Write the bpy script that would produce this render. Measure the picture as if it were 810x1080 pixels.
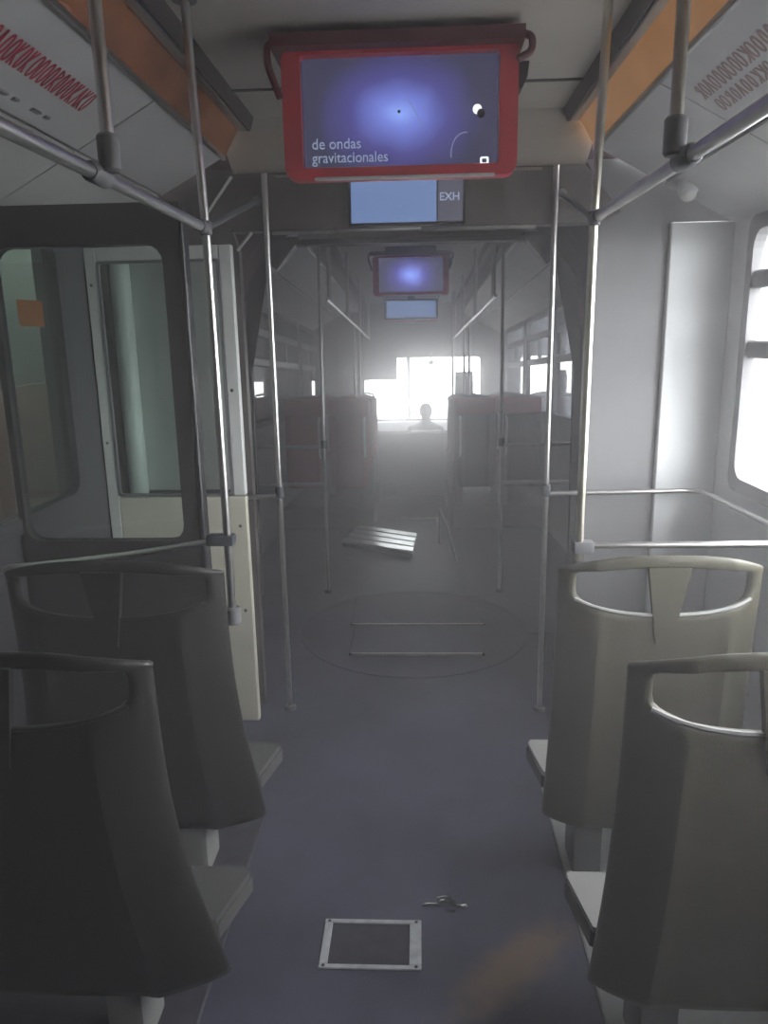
import bpy, bmesh, math, random
from mathutils import Vector, Matrix
random.seed(7)
PI = math.pi
scene = bpy.context.scene
for o in list(bpy.data.objects):
    bpy.data.objects.remove(o)
COL = scene.collection

# ------------------------------------------------------------------ camera
cam_d = bpy.data.cameras.new('camera')
cam = bpy.data.objects.new('camera', cam_d)
COL.objects.link(cam)
cam_d.sensor_fit = 'AUTO'; cam_d.sensor_width = 36.0
cam_d.lens = 800.0 / 1080.0 * 36.0
cam_d.clip_start = 0.02
_r = Vector((0.99888, 0.04376, -0.01773)); _u = Vector((0.00727, 0.22855, 0.97351)); _f = Vector((-0.04666, 0.97255, -0.22798))
cam.matrix_world = Matrix(((_r.x, _u.x, -_f.x, 0.035), (_r.y, _u.y, -_f.y, 0.0), (_r.z, _u.z, -_f.z, 1.6), (0, 0, 0, 1)))
scene.camera = cam

# ------------------------------------------------------------------ world, exposure, light portals
SKY = 12.0
world = bpy.data.worlds.new('overcast_sky'); scene.world = world
world.use_nodes = True
bg = world.node_tree.nodes['Background']
bg.inputs['Color'].default_value = (0.98, 0.98, 1.0, 1)
bg.inputs['Strength'].default_value = SKY
vs = scene.view_settings
vs.view_transform = 'Standard'; vs.look = 'None'; vs.gamma = 1.0; vs.use_curve_mapping = False
vs.exposure = 0.45
cy = scene.cycles
cy.max_bounces = 8; cy.diffuse_bounces = 4; cy.glossy_bounces = 3; cy.transmission_bounces = 6
cy.transparent_max_bounces = 12; cy.volume_bounces = 2
cy.sample_clamp_indirect = 6.0
cy.caustics_reflective = False; cy.caustics_refractive = False
cy.use_denoising = True

# front half of the bus dips down where it bends at the turntable
PIV = 3.9
MF = Matrix.Translation((0, PIV, 0)) @ Matrix.Rotation(math.radians(0.45), 4, 'Z') @ Matrix.Rotation(math.radians(-3.3), 4, 'X') @ Matrix.Translation((0, -PIV, 0))

def portal(name, M, w, h):
    l = bpy.data.lights.new(name, 'AREA'); l.shape = 'RECTANGLE'; l.size = w; l.size_y = h
    l.cycles.is_portal = True
    o = bpy.data.objects.new(name, l); COL.objects.link(o); o.matrix_world = M
    return o
def facing(loc, d):
    q = Vector(d).to_track_quat('-Z', 'Y')
    return Matrix.Translation(loc) @ q.to_matrix().to_4x4()
WZ0, WZ1 = 1.04, 1.95
WIN_R = [(0.75, 2.86)]
WIN_L = [(0.85, 2.70)]
WIN_F = [(5.05, 6.5), (6.68, 8.15), (8.35, 9.8)]
for s, W_ in ((1, WIN_R), (-1, WIN_L)):
    for a, b in W_:
        portal('window_daylight', facing((s * 1.32, (a + b) / 2, (WZ0 + WZ1) / 2), (-s, 0, 0)), b - a, WZ1 - WZ0)
for a, b in WIN_F:
    for s in (1, -1):
        portal('window_daylight', MF @ facing((s * 1.32, (a + b) / 2, (WZ0 + WZ1) / 2), (-s, 0, 0)), b - a, WZ1 - WZ0)
portal('windscreen_daylight', MF @ facing((0, 10.75, 1.3), (0, -1, 0)), 2.3, 1.2)

# ------------------------------------------------------------------ materials
MATS = {}
def nodes_of(name):
    m = bpy.data.materials.new(name); m.use_nodes = True
    MATS[name] = m
    nt = m.node_tree
    return m, nt, nt.nodes['Principled BSDF']
def mat(name, col, rough=0.5, metal=0.0, var=0.12, scale=8.0, bump=0.0, spec=None, bscale=None):
    m, nt, p = nodes_of(name)
    tc = nt.nodes.new('ShaderNodeTexCoord')
    nz = nt.nodes.new('ShaderNodeTexNoise'); nz.inputs['Scale'].default_value = scale; nz.inputs['Detail'].default_value = 6
    nt.links.new(tc.outputs['Object'], nz.inputs['Vector'])
    rp = nt.nodes.new('ShaderNodeValToRGB')
    rp.color_ramp.elements[0].position = 0.3; rp.color_ramp.elements[1].position = 0.7
    rp.color_ramp.elements[0].color = tuple(c * (1 - var) for c in col) + (1,)
    rp.color_ramp.elements[1].color = tuple(min(1, c * (1 + var)) for c in col) + (1,)
    nt.links.new(nz.outputs['Fac'], rp.inputs['Fac'])
    nt.links.new(rp.outputs['Color'], p.inputs['Base Color'])
    p.inputs['Roughness'].default_value = rough
    p.inputs['Metallic'].default_value = metal
    if spec is not None: p.inputs['Specular IOR Level'].default_value = spec
    if bump:
        n2 = nt.nodes.new('ShaderNodeTexNoise'); n2.inputs['Scale'].default_value = bscale or scale * 12; n2.inputs['Detail'].default_value = 3
        nt.links.new(tc.outputs['Object'], n2.inputs['Vector'])
        b = nt.nodes.new('ShaderNodeBump'); b.inputs['Strength'].default_value = bump; b.inputs['Distance'].default_value = 0.01
        nt.links.new(n2.outputs['Fac'], b.inputs['Height'])
        nt.links.new(b.outputs['Normal'], p.inputs['Normal'])
    return m
def emit(name, col, s=1.0):
    m, nt, p = nodes_of(name)
    p.inputs['Base Color'].default_value = (0.01, 0.01, 0.01, 1); p.inputs['Roughness'].default_value = 0.3
    p.inputs['Emission Color'].default_value = tuple(col) + (1,); p.inputs['Emission Strength'].default_value = s
    return m
def glass(name, tint, gloss=0.12, rough=0.03):
    m, nt, p = nodes_of(name)
    nt.nodes.remove(p)
    out = nt.nodes['Material Output']
    t = nt.nodes.new('ShaderNodeBsdfTransparent'); t.inputs['Color'].default_value = tuple(tint) + (1,)
    g = nt.nodes.new('ShaderNodeBsdfGlossy'); g.inputs['Roughness'].default_value = rough
    lw = nt.nodes.new('ShaderNodeLayerWeight'); lw.inputs['Blend'].default_value = 0.5
    pw = nt.nodes.new('ShaderNodeMath'); pw.operation = 'POWER'; pw.inputs[1].default_value = 4.0
    fr = nt.nodes.new('ShaderNodeMath'); fr.operation = 'MULTIPLY_ADD'; fr.inputs[1].default_value = 0.8; fr.inputs[2].default_value = 0.03
    nt.links.new(lw.outputs['Facing'], pw.inputs[0]); nt.links.new(pw.outputs[0], fr.inputs[0])
    mx = nt.nodes.new('ShaderNodeMixShader')
    nt.links.new(fr.outputs[0], mx.inputs[0]); nt.links.new(t.outputs[0], mx.inputs[1]); nt.links.new(g.outputs[0], mx.inputs[2])
    nt.links.new(mx.outputs[0], out.inputs['Surface'])
    return m

mat('ceiling_grey', (0.52, 0.49, 0.44), 0.6, var=0.06, scale=3, bump=0.1)
mat('cove_white', (0.66, 0.66, 0.66), 0.5, var=0.06, scale=4, bump=0.06)
mat('cove_white_soiled', (0.62, 0.62, 0.61), 0.5, var=0.1, scale=3, bump=0.06)
mat('lamp_amber', (0.34, 0.13, 0.045), 0.35, var=0.3, scale=5)
ml = mat('lamp_amber_lit', (0.40, 0.20, 0.08), 0.35, var=0.2, scale=5)
_p = ml.node_tree.nodes['Principled BSDF']; _p.inputs['Emission Color'].default_value = (0.62, 0.30, 0.10, 1); _p.inputs['Emission Strength'].default_value = 0.22
mat('trim_dark', (0.07, 0.06, 0.06), 0.45, var=0.15)
mat('trim_metal', (0.55, 0.54, 0.52), 0.3, 1.0, var=0.08)
mat('steel', (0.62, 0.61, 0.60), 0.28, 1.0, var=0.06, scale=20)
mat('steel_yellowed', (0.64, 0.61, 0.52), 0.3, 1.0, var=0.06, scale=20)
mat('clamp_grey', (0.16, 0.16, 0.17), 0.5, var=0.1)
mat('clamp_dark', (0.06, 0.065, 0.075), 0.45, var=0.1)
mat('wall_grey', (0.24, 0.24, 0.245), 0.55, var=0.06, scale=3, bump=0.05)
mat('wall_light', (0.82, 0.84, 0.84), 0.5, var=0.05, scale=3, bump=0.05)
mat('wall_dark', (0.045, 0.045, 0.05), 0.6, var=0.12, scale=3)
mat('window_rubber', (0.035, 0.035, 0.04), 0.6, var=0.1)
mat('header_dark', (0.11, 0.095, 0.09), 0.45, var=0.2, scale=3)
mat('bellows_rubber', (0.085, 0.045, 0.055), 0.7, var=0.25, scale=5)
mat('screen_frame_dark', (0.028, 0.026, 0.028), 0.5, var=0.15)
mat('door_white', (0.66, 0.68, 0.66), 0.45, var=0.05, scale=5)
mat('door_cream', (0.60, 0.58, 0.48), 0.5, var=0.06, scale=5)
mat('screw', (0.12, 0.12, 0.12), 0.4, 0.8)
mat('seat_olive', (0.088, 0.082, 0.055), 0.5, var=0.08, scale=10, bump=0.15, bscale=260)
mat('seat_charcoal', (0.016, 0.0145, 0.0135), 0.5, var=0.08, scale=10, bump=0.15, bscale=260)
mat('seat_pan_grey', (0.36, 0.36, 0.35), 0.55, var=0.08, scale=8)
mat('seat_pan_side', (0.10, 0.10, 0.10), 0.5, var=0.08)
mat('seat_maroon', (0.36, 0.05, 0.07), 0.7, var=0.15, scale=12, bump=0.2, bscale=300)
mat('seat_grey_front', (0.13, 0.11, 0.12), 0.5, var=0.1, scale=12)
mat('podium_grey', (0.40, 0.41, 0.41), 0.45, var=0.12, scale=6, bump=0.1)
mat('tv_red', (0.66, 0.06, 0.08), 0.4, var=0.08)
mat('tv_hood', (0.12, 0.02, 0.025), 0.45, var=0.15)
mat('black_plastic', (0.02, 0.02, 0.022), 0.4, var=0.1)
mat('hatch_metal', (0.60, 0.62, 0.65), 0.35, 0.25, var=0.2, scale=30)
mat('hatch_cover', (0.055, 0.055, 0.07), 0.4, var=0.2, scale=20)
mat('turntable', (0.05, 0.05, 0.065), 0.55, var=0.2, scale=10, bump=0.1)
mat('alu_plate', (0.80, 0.83, 0.82), 0.28, 1.0, var=0.08, scale=20)
mat('red_print', (0.50, 0.05, 0.09), 0.6, var=0.25, scale=30)
mat('brown_print', (0.36, 0.25, 0.24), 0.6, var=0.2, scale=30)
mat('grey_print', (0.28, 0.28, 0.30), 0.6)
mat('orange_sticker', (0.25, 0.085, 0.015), 0.5, var=0.2, scale=30)
mat('sticker_cream', (0.22, 0.09, 0.03), 0.5)
mat('outside_green', (0.016, 0.019, 0.015), 0.7, var=0.3, scale=1.2)
mat('outside_red', (0.035, 0.016, 0.013), 0.7, var=0.3, scale=2)
mat('asphalt', (0.20, 0.20, 0.20), 0.8, var=0.2, scale=2, bump=0.3)
mat('driver_grey', (0.08, 0.08, 0.09), 0.6)
mat('panel_blue', (0.12, 0.14, 0.18), 0.5)
mat('dash_white', (0.75, 0.77, 0.80), 0.2, var=0.04)
mat('jacket', (0.012, 0.013, 0.018), 0.8, var=0.2)
mat('skin', (0.10, 0.055, 0.04), 0.6)
mat('hair', (0.012, 0.01, 0.009), 0.7)
mat('column_pale', (0.86, 0.92, 0.88), 0.35, var=0.12, scale=4)
mat('door_backing', (0.60, 0.62, 0.60), 0.5, var=0.1, scale=2)
mat('bulb_white', (0.75, 0.75, 0.72), 0.3)
glass('window_glass', (0.97, 0.98, 0.98))
glass('window_glass_tinted', (0.20, 0.21, 0.225))
glass('window_glass_left', (0.60, 0.66, 0.62))
glass('screen_glass', (0.86, 0.90, 0.88))
glass('door_glass', (0.86, 0.89, 0.88))
mat('water', (0.03, 0.035, 0.04), 0.10, var=0.05, spec=1.0)

def floor_mat():
    m, nt, p = nodes_of('floor_vinyl')
    L = nt.links
    tc = nt.nodes.new('ShaderNodeTexCoord')
    n1 = nt.nodes.new('ShaderNodeTexNoise'); n1.inputs['Scale'].default_value = 2.6; n1.inputs['Detail'].default_value = 7
    n2 = nt.nodes.new('ShaderNodeTexNoise'); n2.inputs['Scale'].default_value = 220; n2.inputs['Detail'].default_value = 2
    L.new(tc.outputs['Object'], n1.inputs['Vector']); L.new(tc.outputs['Object'], n2.inputs['Vector'])
    r1 = nt.nodes.new('ShaderNodeValToRGB')
    r1.color_ramp.elements[0].position = 0.3; r1.color_ramp.elements[1].position = 0.72
    r1.color_ramp.elements[0].color = (0.05, 0.05, 0.075, 1); r1.color_ramp.elements[1].color = (0.095, 0.096, 0.15, 1)
    L.new(n1.outputs['Fac'], r1.inputs['Fac'])
    # fine speckle of the safety vinyl
    r2 = nt.nodes.new('ShaderNodeValToRGB'); r2.color_ramp.elements[0].position = 0.62; r2.color_ramp.elements[1].position = 0.75
    L.new(n2.outputs['Fac'], r2.inputs['Fac'])
    mx = nt.nodes.new('ShaderNodeMixRGB'); mx.inputs['Color2'].default_value = (0.17, 0.17, 0.22, 1)
    mf = nt.nodes.new('ShaderNodeMath'); mf.operation = 'MULTIPLY'; mf.inputs[1].default_value = 0.5
    L.new(r2.outputs['Color'], mf.inputs[0]); L.new(mf.outputs[0], mx.inputs['Fac']); L.new(r1.outputs['Color'], mx.inputs['Color1'])
    # brown patch beside the right-hand seats: warm lamp reflection painted into the vinyl
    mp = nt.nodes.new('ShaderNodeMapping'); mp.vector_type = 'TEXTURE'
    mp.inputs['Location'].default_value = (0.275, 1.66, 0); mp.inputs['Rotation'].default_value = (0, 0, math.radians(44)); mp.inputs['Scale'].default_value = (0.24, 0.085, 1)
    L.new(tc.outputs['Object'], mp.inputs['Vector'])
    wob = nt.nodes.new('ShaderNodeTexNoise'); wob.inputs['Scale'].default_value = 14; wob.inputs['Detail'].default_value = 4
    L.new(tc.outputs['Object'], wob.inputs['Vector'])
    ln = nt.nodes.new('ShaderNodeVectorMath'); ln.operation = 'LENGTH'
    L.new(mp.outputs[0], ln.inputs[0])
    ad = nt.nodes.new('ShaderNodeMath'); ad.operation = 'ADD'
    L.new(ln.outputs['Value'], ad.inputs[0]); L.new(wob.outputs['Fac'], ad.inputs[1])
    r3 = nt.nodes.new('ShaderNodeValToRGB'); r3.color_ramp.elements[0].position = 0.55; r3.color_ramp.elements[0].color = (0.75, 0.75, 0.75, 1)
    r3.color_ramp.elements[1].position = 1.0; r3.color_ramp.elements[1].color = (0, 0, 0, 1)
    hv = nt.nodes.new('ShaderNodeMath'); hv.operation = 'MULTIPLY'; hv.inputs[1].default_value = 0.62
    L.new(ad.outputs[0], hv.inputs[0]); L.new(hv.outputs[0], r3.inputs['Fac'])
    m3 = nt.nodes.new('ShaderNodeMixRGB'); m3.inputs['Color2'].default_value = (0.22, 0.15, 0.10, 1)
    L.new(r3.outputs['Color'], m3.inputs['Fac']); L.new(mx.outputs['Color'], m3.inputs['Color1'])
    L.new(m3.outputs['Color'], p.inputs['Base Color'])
    rr = nt.nodes.new('ShaderNodeMapRange'); rr.inputs['To Min'].default_value = 0.42; rr.inputs['To Max'].default_value = 0.60
    L.new(n1.outputs['Fac'], rr.inputs['Value']); L.new(rr.outputs[0], p.inputs['Roughness'])
    b = nt.nodes.new('ShaderNodeBump'); b.inputs['Strength'].default_value = 0.12; b.inputs['Distance'].default_value = 0.004
    L.new(n2.outputs['Fac'], b.inputs['Height']); L.new(b.outputs['Normal'], p.inputs['Normal'])
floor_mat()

def screen_mat(name, strength):
    m, nt, p = nodes_of(name); L = nt.links
    tc = nt.nodes.new('ShaderNodeTexCoord')
    mp = nt.nodes.new('ShaderNodeMapping'); mp.vector_type = 'TEXTURE'
    mp.inputs['Location'].default_value = (0.0, 0, 0.0); mp.inputs['Scale'].default_value = (0.26, 1, 0.19)
    L.new(tc.outputs['Object'], mp.inputs['Vector'])
    nz = nt.nodes.new('ShaderNodeTexNoise'); nz.inputs['Scale'].default_value = 9
    L.new(tc.outputs['Object'], nz.inputs['Vector'])
    ln = nt.nodes.new('ShaderNodeVectorMath'); ln.operation = 'LENGTH'
    L.new(mp.outputs[0], ln.inputs[0])
    ad = nt.nodes.new('ShaderNodeMath'); ad.operation = 'MULTIPLY_ADD'; ad.inputs[1].default_value = 0.25
    L.new(nz.outputs['Fac'], ad.inputs[0]); L.new(ln.outputs['Value'], ad.inputs[2])
    r = nt.nodes.new('ShaderNodeValToRGB'); e = r.color_ramp.elements
    e[0].position = 0.10; e[0].color = (0.22, 0.33, 0.75, 1)
    e[1].position = 1.15 / 1.2; e[1].color = (0.03, 0.03, 0.06, 1)
    a = e.new(0.30); a.color = (0.13, 0.17, 0.52, 1)
    a = e.new(0.60); a.color = (0.055, 0.05, 0.20, 1)
    L.new(ad.outputs[0], r.inputs['Fac'])
    p.inputs['Base Color'].default_value = (0.01, 0.01, 0.012, 1); p.inputs['Roughness'].default_value = 0.25
    L.new(r.outputs['Color'], p.inputs['Emission Color']); p.inputs['Emission Strength'].default_value = strength
screen_mat('tv_picture', 1.0)
screen_mat('tv_picture_bright', 1.6)
emit('screen_text', (0.45, 0.55, 0.75), 0.38)
emit('screen_planet', (0.8, 0.85, 0.9), 1.0)
emit('screen_line', (0.25, 0.3, 0.5), 0.5)
emit('info_blue', (0.17, 0.26, 0.50), 0.62)
emit('info_grey', (0.10, 0.10, 0.14), 0.6)
emit('info_text', (0.35, 0.42, 0.60), 0.8)

# ------------------------------------------------------------------ mesh helpers
def box(bm, lo, hi, bevel=0.0, seg=1):
    lo = Vector(lo); hi = Vector(hi)
    r = bmesh.ops.create_cube(bm, size=1.0)
    for v in r['verts']:
        v.co = Vector((lo[i] + (v.co[i] + 0.5) * (hi[i] - lo[i]) for i in range(3)))
    if bevel:
        es = {e for v in r['verts'] for e in v.link_edges}
        bmesh.ops.bevel(bm, geom=list(es), offset=bevel, segments=seg, affect='EDGES', profile=0.6)
    return bm
def prism(bm, poly, a, b, axis='Y'):
    """extrude a 2-D polygon (x,z) along Y, (y,z) along X or (x,y) along Z"""
    def P(p, t):
        return {'Y': (p[0], t, p[1]), 'X': (t, p[0], p[1]), 'Z': (p[0], p[1], t)}[axis]
    A = [bm.verts.new(P(p, a)) for p in poly]; B = [bm.verts.new(P(p, b)) for p in poly]
    n = len(poly)
    bm.faces.new(A); bm.faces.new(B[::-1])
    for i in range(n):
        bm.faces.new((A[i], A[(i + 1) % n], B[(i + 1) % n], B[i]))
    bmesh.ops.recalc_face_normals(bm, faces=bm.faces)
    return bm
def tube(bm, pts, r, n=12, cap=True):
    pts = [Vector(p) for p in pts]
    rings = []; prev = None
    for i, p in enumerate(pts):
        if i == 0: t = pts[1] - p
        elif i == len(pts) - 1: t = p - pts[i - 1]
        else: t = (pts[i + 1] - p).normalized() + (p - pts[i - 1]).normalized()
        t.normalize()
        if prev is None:
            s = t.cross(Vector((0, 0, 1)))
            if s.length < 0.01: s = t.cross(Vector((1, 0, 0)))
        else:
            s = prev - t * prev.dot(t)
        s.normalize(); prev = s.copy()
        w = t.cross(s)
        rr = r[i] if isinstance(r, (list, tuple)) else r
        rings.append([bm.verts.new(p + (s * math.cos(2 * PI * k / n) + w * math.sin(2 * PI * k / n)) * rr) for k in range(n)])
    for a, b in zip(rings, rings[1:]):
        for k in range(n):
            bm.faces.new((a[k], a[(k + 1) % n], b[(k + 1) % n], b[k]))
    if cap:
        bm.faces.new(rings[0][::-1]); bm.faces.new(rings[-1])
    bmesh.ops.recalc_face_normals(bm, faces=bm.faces)
    return bm
def bend(pts, rad=0.06, k=5):
    """round the corners of a polyline"""
    pts = [Vector(p) for p in pts]; out = [pts[0]]
    for a, b, c in zip(pts, pts[1:], pts[2:]):
        d1 = (a - b); d2 = (c - b)
        q = min(rad, d1.length * 0.45, d2.length * 0.45)
        p1 = b + d1.normalized() * q; p2 = b + d2.normalized() * q
        for i in range(k + 1):
            t = i / k
            out.append(p1 * (1 - t) ** 2 + b * 2 * t * (1 - t) + p2 * t * t)
    out.append(pts[-1]); return out
def rrect(x0, x1, z0, z1, r, k=4):
    out = []
    for cx, cz, a0 in ((x1 - r, z1 - r, 0), (x0 + r, z1 - r, 90), (x0 + r, z0 + r, 180), (x1 - r, z0 + r, 270)):
        for i in range(k + 1):
            a = math.radians(a0 + 90 * i / k)
            out.append((cx + r * math.cos(a), cz + r * math.sin(a)))
    return out
def ring(bm, outer, inner, a, b, axis='Y'):
    def P(p, t):
        return {'Y': (p[0], t, p[1]), 'X': (t, p[0], p[1]), 'Z': (p[0], p[1], t)}[axis]
    n = len(outer)
    V = [[bm.verts.new(P(p, t)) for p in lp] for lp in (outer, inner) for t in (a, b)]
    oa, ob, ia, ib = V
    for i in range(n):
        j = (i + 1) % n
        bm.faces.new((oa[i], oa[j], ia[j], ia[i])); bm.faces.new((ob[i], ib[i], ib[j], ob[j]))
        bm.faces.new((oa[i], ob[i], ob[j], oa[j])); bm.faces.new((ia[i], ia[j], ib[j], ib[i]))
    bmesh.ops.recalc_face_normals(bm, faces=bm.faces)
    return bm
def dome(bm, c, rx, ry, rz, nu=14, nv=6):
    r = bmesh.ops.create_uvsphere(bm, u_segments=nu, v_segments=nv * 2, radius=1.0)
    for v in r['verts']:
        v.co = Vector((c[0] + v.co.x * rx, c[1] + v.co.y * ry, c[2] + v.co.z * rz))
    return bm
def N(): return bmesh.new()

ORG = {}
def mesh_obj(name, bm, m, smooth=None):
    me = bpy.data.meshes.new(name)
    bm.normal_update()
    bm.to_mesh(me); bm.free()
    me.materials.append(MATS[m])
    o = bpy.data.objects.new(name, me); COL.objects.link(o)
    if smooth is not None:
        for p in me.polygons: p.use_smooth = True
        if smooth < 180:
            me.set_sharp_from_angle(angle=math.radians(smooth))
    return o
def thing(name, label, cat, loc=(0, 0, 0), group=None, front=False):
    o = bpy.data.objects.new(name, None); COL.objects.link(o)
    o.empty_display_size = 0.05
    M = Matrix.Translation(loc)
    o.matrix_world = (MF @ M) if front else M
    ORG[o.name] = Vector(loc)
    o['label'] = label; o['category'] = cat
    if group: o['group'] = group
    return o
def part(name, bm, m, root, smooth=35, label=None):
    """geometry is given in bus coordinates and stored relative to the thing's base"""
    off = ORG.get(root.name, Vector((0, 0, 0)))
    for v in bm.verts: v.co -= off
    o = mesh_obj(name, bm, m, smooth)
    o.parent = root
    ORG[o.name] = off
    if label: o['label'] = label
    return o
def solo(name, bm, m, label, cat, group=None, smooth=35, front=False, loc=(0, 0, 0)):
    for v in bm.verts: v.co -= Vector(loc)
    o = mesh_obj(name, bm, m, smooth)
    M = Matrix.Translation(loc)
    o.matrix_world = (MF @ M) if front else M
    ORG[o.name] = Vector(loc)
    o['label'] = label; o['category'] = cat
    if group: o['group'] = group
    return o
def struct(name, bm, m, front=False, label=None, smooth=None):
    o = mesh_obj(name, bm, m, smooth)
    if front: o.matrix_world = MF
    ORG[o.name] = Vector((0, 0, 0))
    o['kind'] = 'structure'
    if label: o['label'] = label
    return o
def copy_tree(src, M, label=None, group=None):
    def rec(o, par):
        c = o.copy(); COL.objects.link(c); c.parent = par
        for ch in list(o.children): rec(ch, c)
        return c
    r = rec(src, None); r.matrix_world = M
    if label: r['label'] = label
    if group: r['group'] = group
    return r
def text_mesh(name, body, size, m, root, loc, rot=(PI / 2, 0, 0), sx=1.0):
    cu = bpy.data.curves.new(name, 'FONT'); cu.body = body; cu.size = size; cu.extrude = 0.0006
    t = bpy.data.objects.new(name, cu); COL.objects.link(t)
    bpy.context.view_layer.update()
    me = bpy.data.meshes.new_from_object(t.evaluated_get(bpy.context.evaluated_depsgraph_get()))
    bpy.data.objects.remove(t); bpy.data.curves.remove(cu)
    me.name = name; me.materials.clear(); me.materials.append(MATS[m])
    o = bpy.data.objects.new(name, me); COL.objects.link(o)
    o.parent = root; o.location = Vector(loc) - ORG.get(root.name, Vector((0, 0, 0))); o.rotation_euler = rot; o.scale = (sx, 1, 1)
    return o

# ------------------------------------------------------------------ shell: floor, ceiling, walls
REAR0, REAR1 = -1.5, 3.1
FR0, FR1 = 4.6, 10.7
XW = 1.22
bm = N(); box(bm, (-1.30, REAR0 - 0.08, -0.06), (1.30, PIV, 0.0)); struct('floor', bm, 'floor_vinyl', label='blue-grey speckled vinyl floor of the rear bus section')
bm = N(); box(bm, (-1.30, PIV, -0.06), (1.30, FR1 + 0.1, 0.0)); struct('floor', bm, 'floor_vinyl', front=True, label='dark vinyl floor of the front bus section')
bm = N(); box(bm, (-0.62, REAR0, 2.40), (0.62, 3.16, 2.46)); cl = struct('ceiling', bm, 'ceiling_grey')
bm = N(); box(bm, (-0.62, FR0 - 0.02, 2.40), (0.62, FR1 + 0.05, 2.46)); clf = struct('ceiling', bm, 'ceiling_grey', front=True)
# seams between the ceiling panels
for y in (0.35, 1.55, 2.75):
    bm = N(); box(bm, (-0.6, y - 0.006, 2.394), (0.6, y + 0.006, 2.402)); part('panel_seam', bm, 'trim_dark', cl)
bm = N(); box(bm, (-1.30, REAR0 - 0.08, 0), (1.30, REAR0, 2.46)); struct('wall_back', bm, 'wall_dark')

def side_wall(name, s, y0, y1, wins, m, front=False):
    bm = N()
    xs = sorted((s * XW, s * 1.30))
    def b(ya, yb, za, zb): box(bm, (xs[0], ya, za), (xs[1], yb, zb))
    b(y0, y1, 0, WZ0); b(y0, y1, WZ1, 2.05)
    e = [y0] + [v for w in wins for v in w] + [y1]
    for a, c in zip(e[0::2], e[1::2]): b(a, c, WZ0, WZ1)
    return struct(name, bm, m, front=front)
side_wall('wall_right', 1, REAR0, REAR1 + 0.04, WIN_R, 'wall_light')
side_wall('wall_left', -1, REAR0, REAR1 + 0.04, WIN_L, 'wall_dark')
side_wall('wall_right', 1, FR0, FR1, WIN_F, 'wall_grey', True)
side_wall('wall_left', -1, FR0, FR1, WIN_F, 'wall_grey', True)

wn = 0
def side_window(s, a, b, glassm, front, bars=True):
    global wn; wn += 1
    bm = N()
    x0, x1 = sorted((s * 1.205, s * 1.245))
    ring(bm, rrect(a - 0.03, b + 0.03, WZ0 - 0.03, WZ1 + 0.03, 0.05), rrect(a + 0.02, b - 0.02, WZ0 + 0.02, WZ1 - 0.02, 0.06), x0, x1, 'X')
    w = struct('window_%d' % wn, bm, 'window_rubber' if s < 0 else 'wall_grey', front=front)
    bm = N(); xg = s * 1.232
    box(bm, (xg - 0.003, a + 0.01, WZ0 + 0.01), (xg + 0.003, b - 0.01, WZ1 - 0.01)); part('pane', bm, glassm, w)
    if bars:
        for z in (1.765, 1.525):
            bm = N(); box(bm, (xg - 0.02, a + 0.015, z - 0.03), (xg + 0.02, b - 0.015, z + 0.03), 0.006); part('window_bar', bm, 'wall_grey', w)
        bm = N(); ym = (a + b) / 2; box(bm, (xg - 0.018, ym - 0.018, 1.555), (xg + 0.018, ym + 0.018, 1.735), 0.004); part('window_mullion', bm, 'wall_grey', w)
    return w
for a, b in WIN_R:
    side_window(1, a, b, 'window_glass', False)
for a, b in WIN_L:
    wl = side_window(-1, a, b, 'window_glass_left', False, bars=False)
for a, b in WIN_F:
    side_window(1, a, b, 'window_glass_tinted', True); side_window(-1, a, b, 'window_glass_tinted', True)

# coves between ceiling and side walls, made of panels
tn = 0
def cove(s, y0, y1, cuts, front=False):
    global tn; tn += 1
    bm = N()
    prism(bm, [(s * 0.69, 2.275), (s * 1.24, 1.985), (s * 1.30, 2.02), (s * 0.69, 2.36)], y0, y1)
    c = struct('trim_%d' % tn, bm, 'wall_grey', front=front)
    ys = [y0] + cuts + [y1]
    n = Vector((s * 0.69 - s * 1.24, 0, 2.275 - 1.985)).normalized(); nn = Vector((-s * 0.29, 0, -0.55)).normalized()
    def P(t, d=0.0):
        return (s * (0.69 + 0.55 * t) + nn.x * d, 2.275 - 0.29 * t + nn.z * d)
    for a, b in zip(ys, ys[1:]):
        for t0, t1, m in ((0.03, 0.46, 'cove_white'), (0.485, 0.99, 'cove_white_soiled')):
            bm = N(); prism(bm, [P(t0), P(t1), P(t1, 0.012), P(t0, 0.012)], a + 0.004, b - 0.004)
            part('cove_panel', bm, m, c, smooth=None)
    # thin bright bead along the upper edge
    bm = N(); box(bm, (min(s * 0.684, s * 0.70), y0, 2.248), (max(s * 0.684, s * 0.70), y1, 2.276), 0.003); part('edge_bead', bm, 'trim_metal', c)
    return c, P, nn
cvL, PL, nL = cove(-1, REAR0, 3.06, [-0.2, 2.32])
cvR, PR, nR = cove(1, REAR0, 3.06, [-0.2, 2.32])
cove(-1, FR0, FR1, [6.0, 7.5, 9.0], True)
cove(1, FR0, FR1, [6.0, 7.5, 9.0], True)
def ceiling_trim(s, y0, y1, front=False):
    global tn; tn += 1
    bm = N()
    prism(bm, [(s * 0.575, 2.40), (s * 0.64, 2.40), (s * 0.64, 2.362), (s * 0.59, 2.352)], y0, y1)
    struct('trim_%d' % tn, bm, 'trim_dark', front=front)
    tn += 1
    bm = N(); prism(bm, [(s * 0.62, 2.46), (s * 1.30, 2.46), (s * 1.30, 2.02), (s * 1.29, 2.02), (s * 1.29, 2.45), (s * 0.62, 2.45)], y0, y1)
    struct('trim_%d' % tn, bm, 'trim_dark', front=front)
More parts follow.
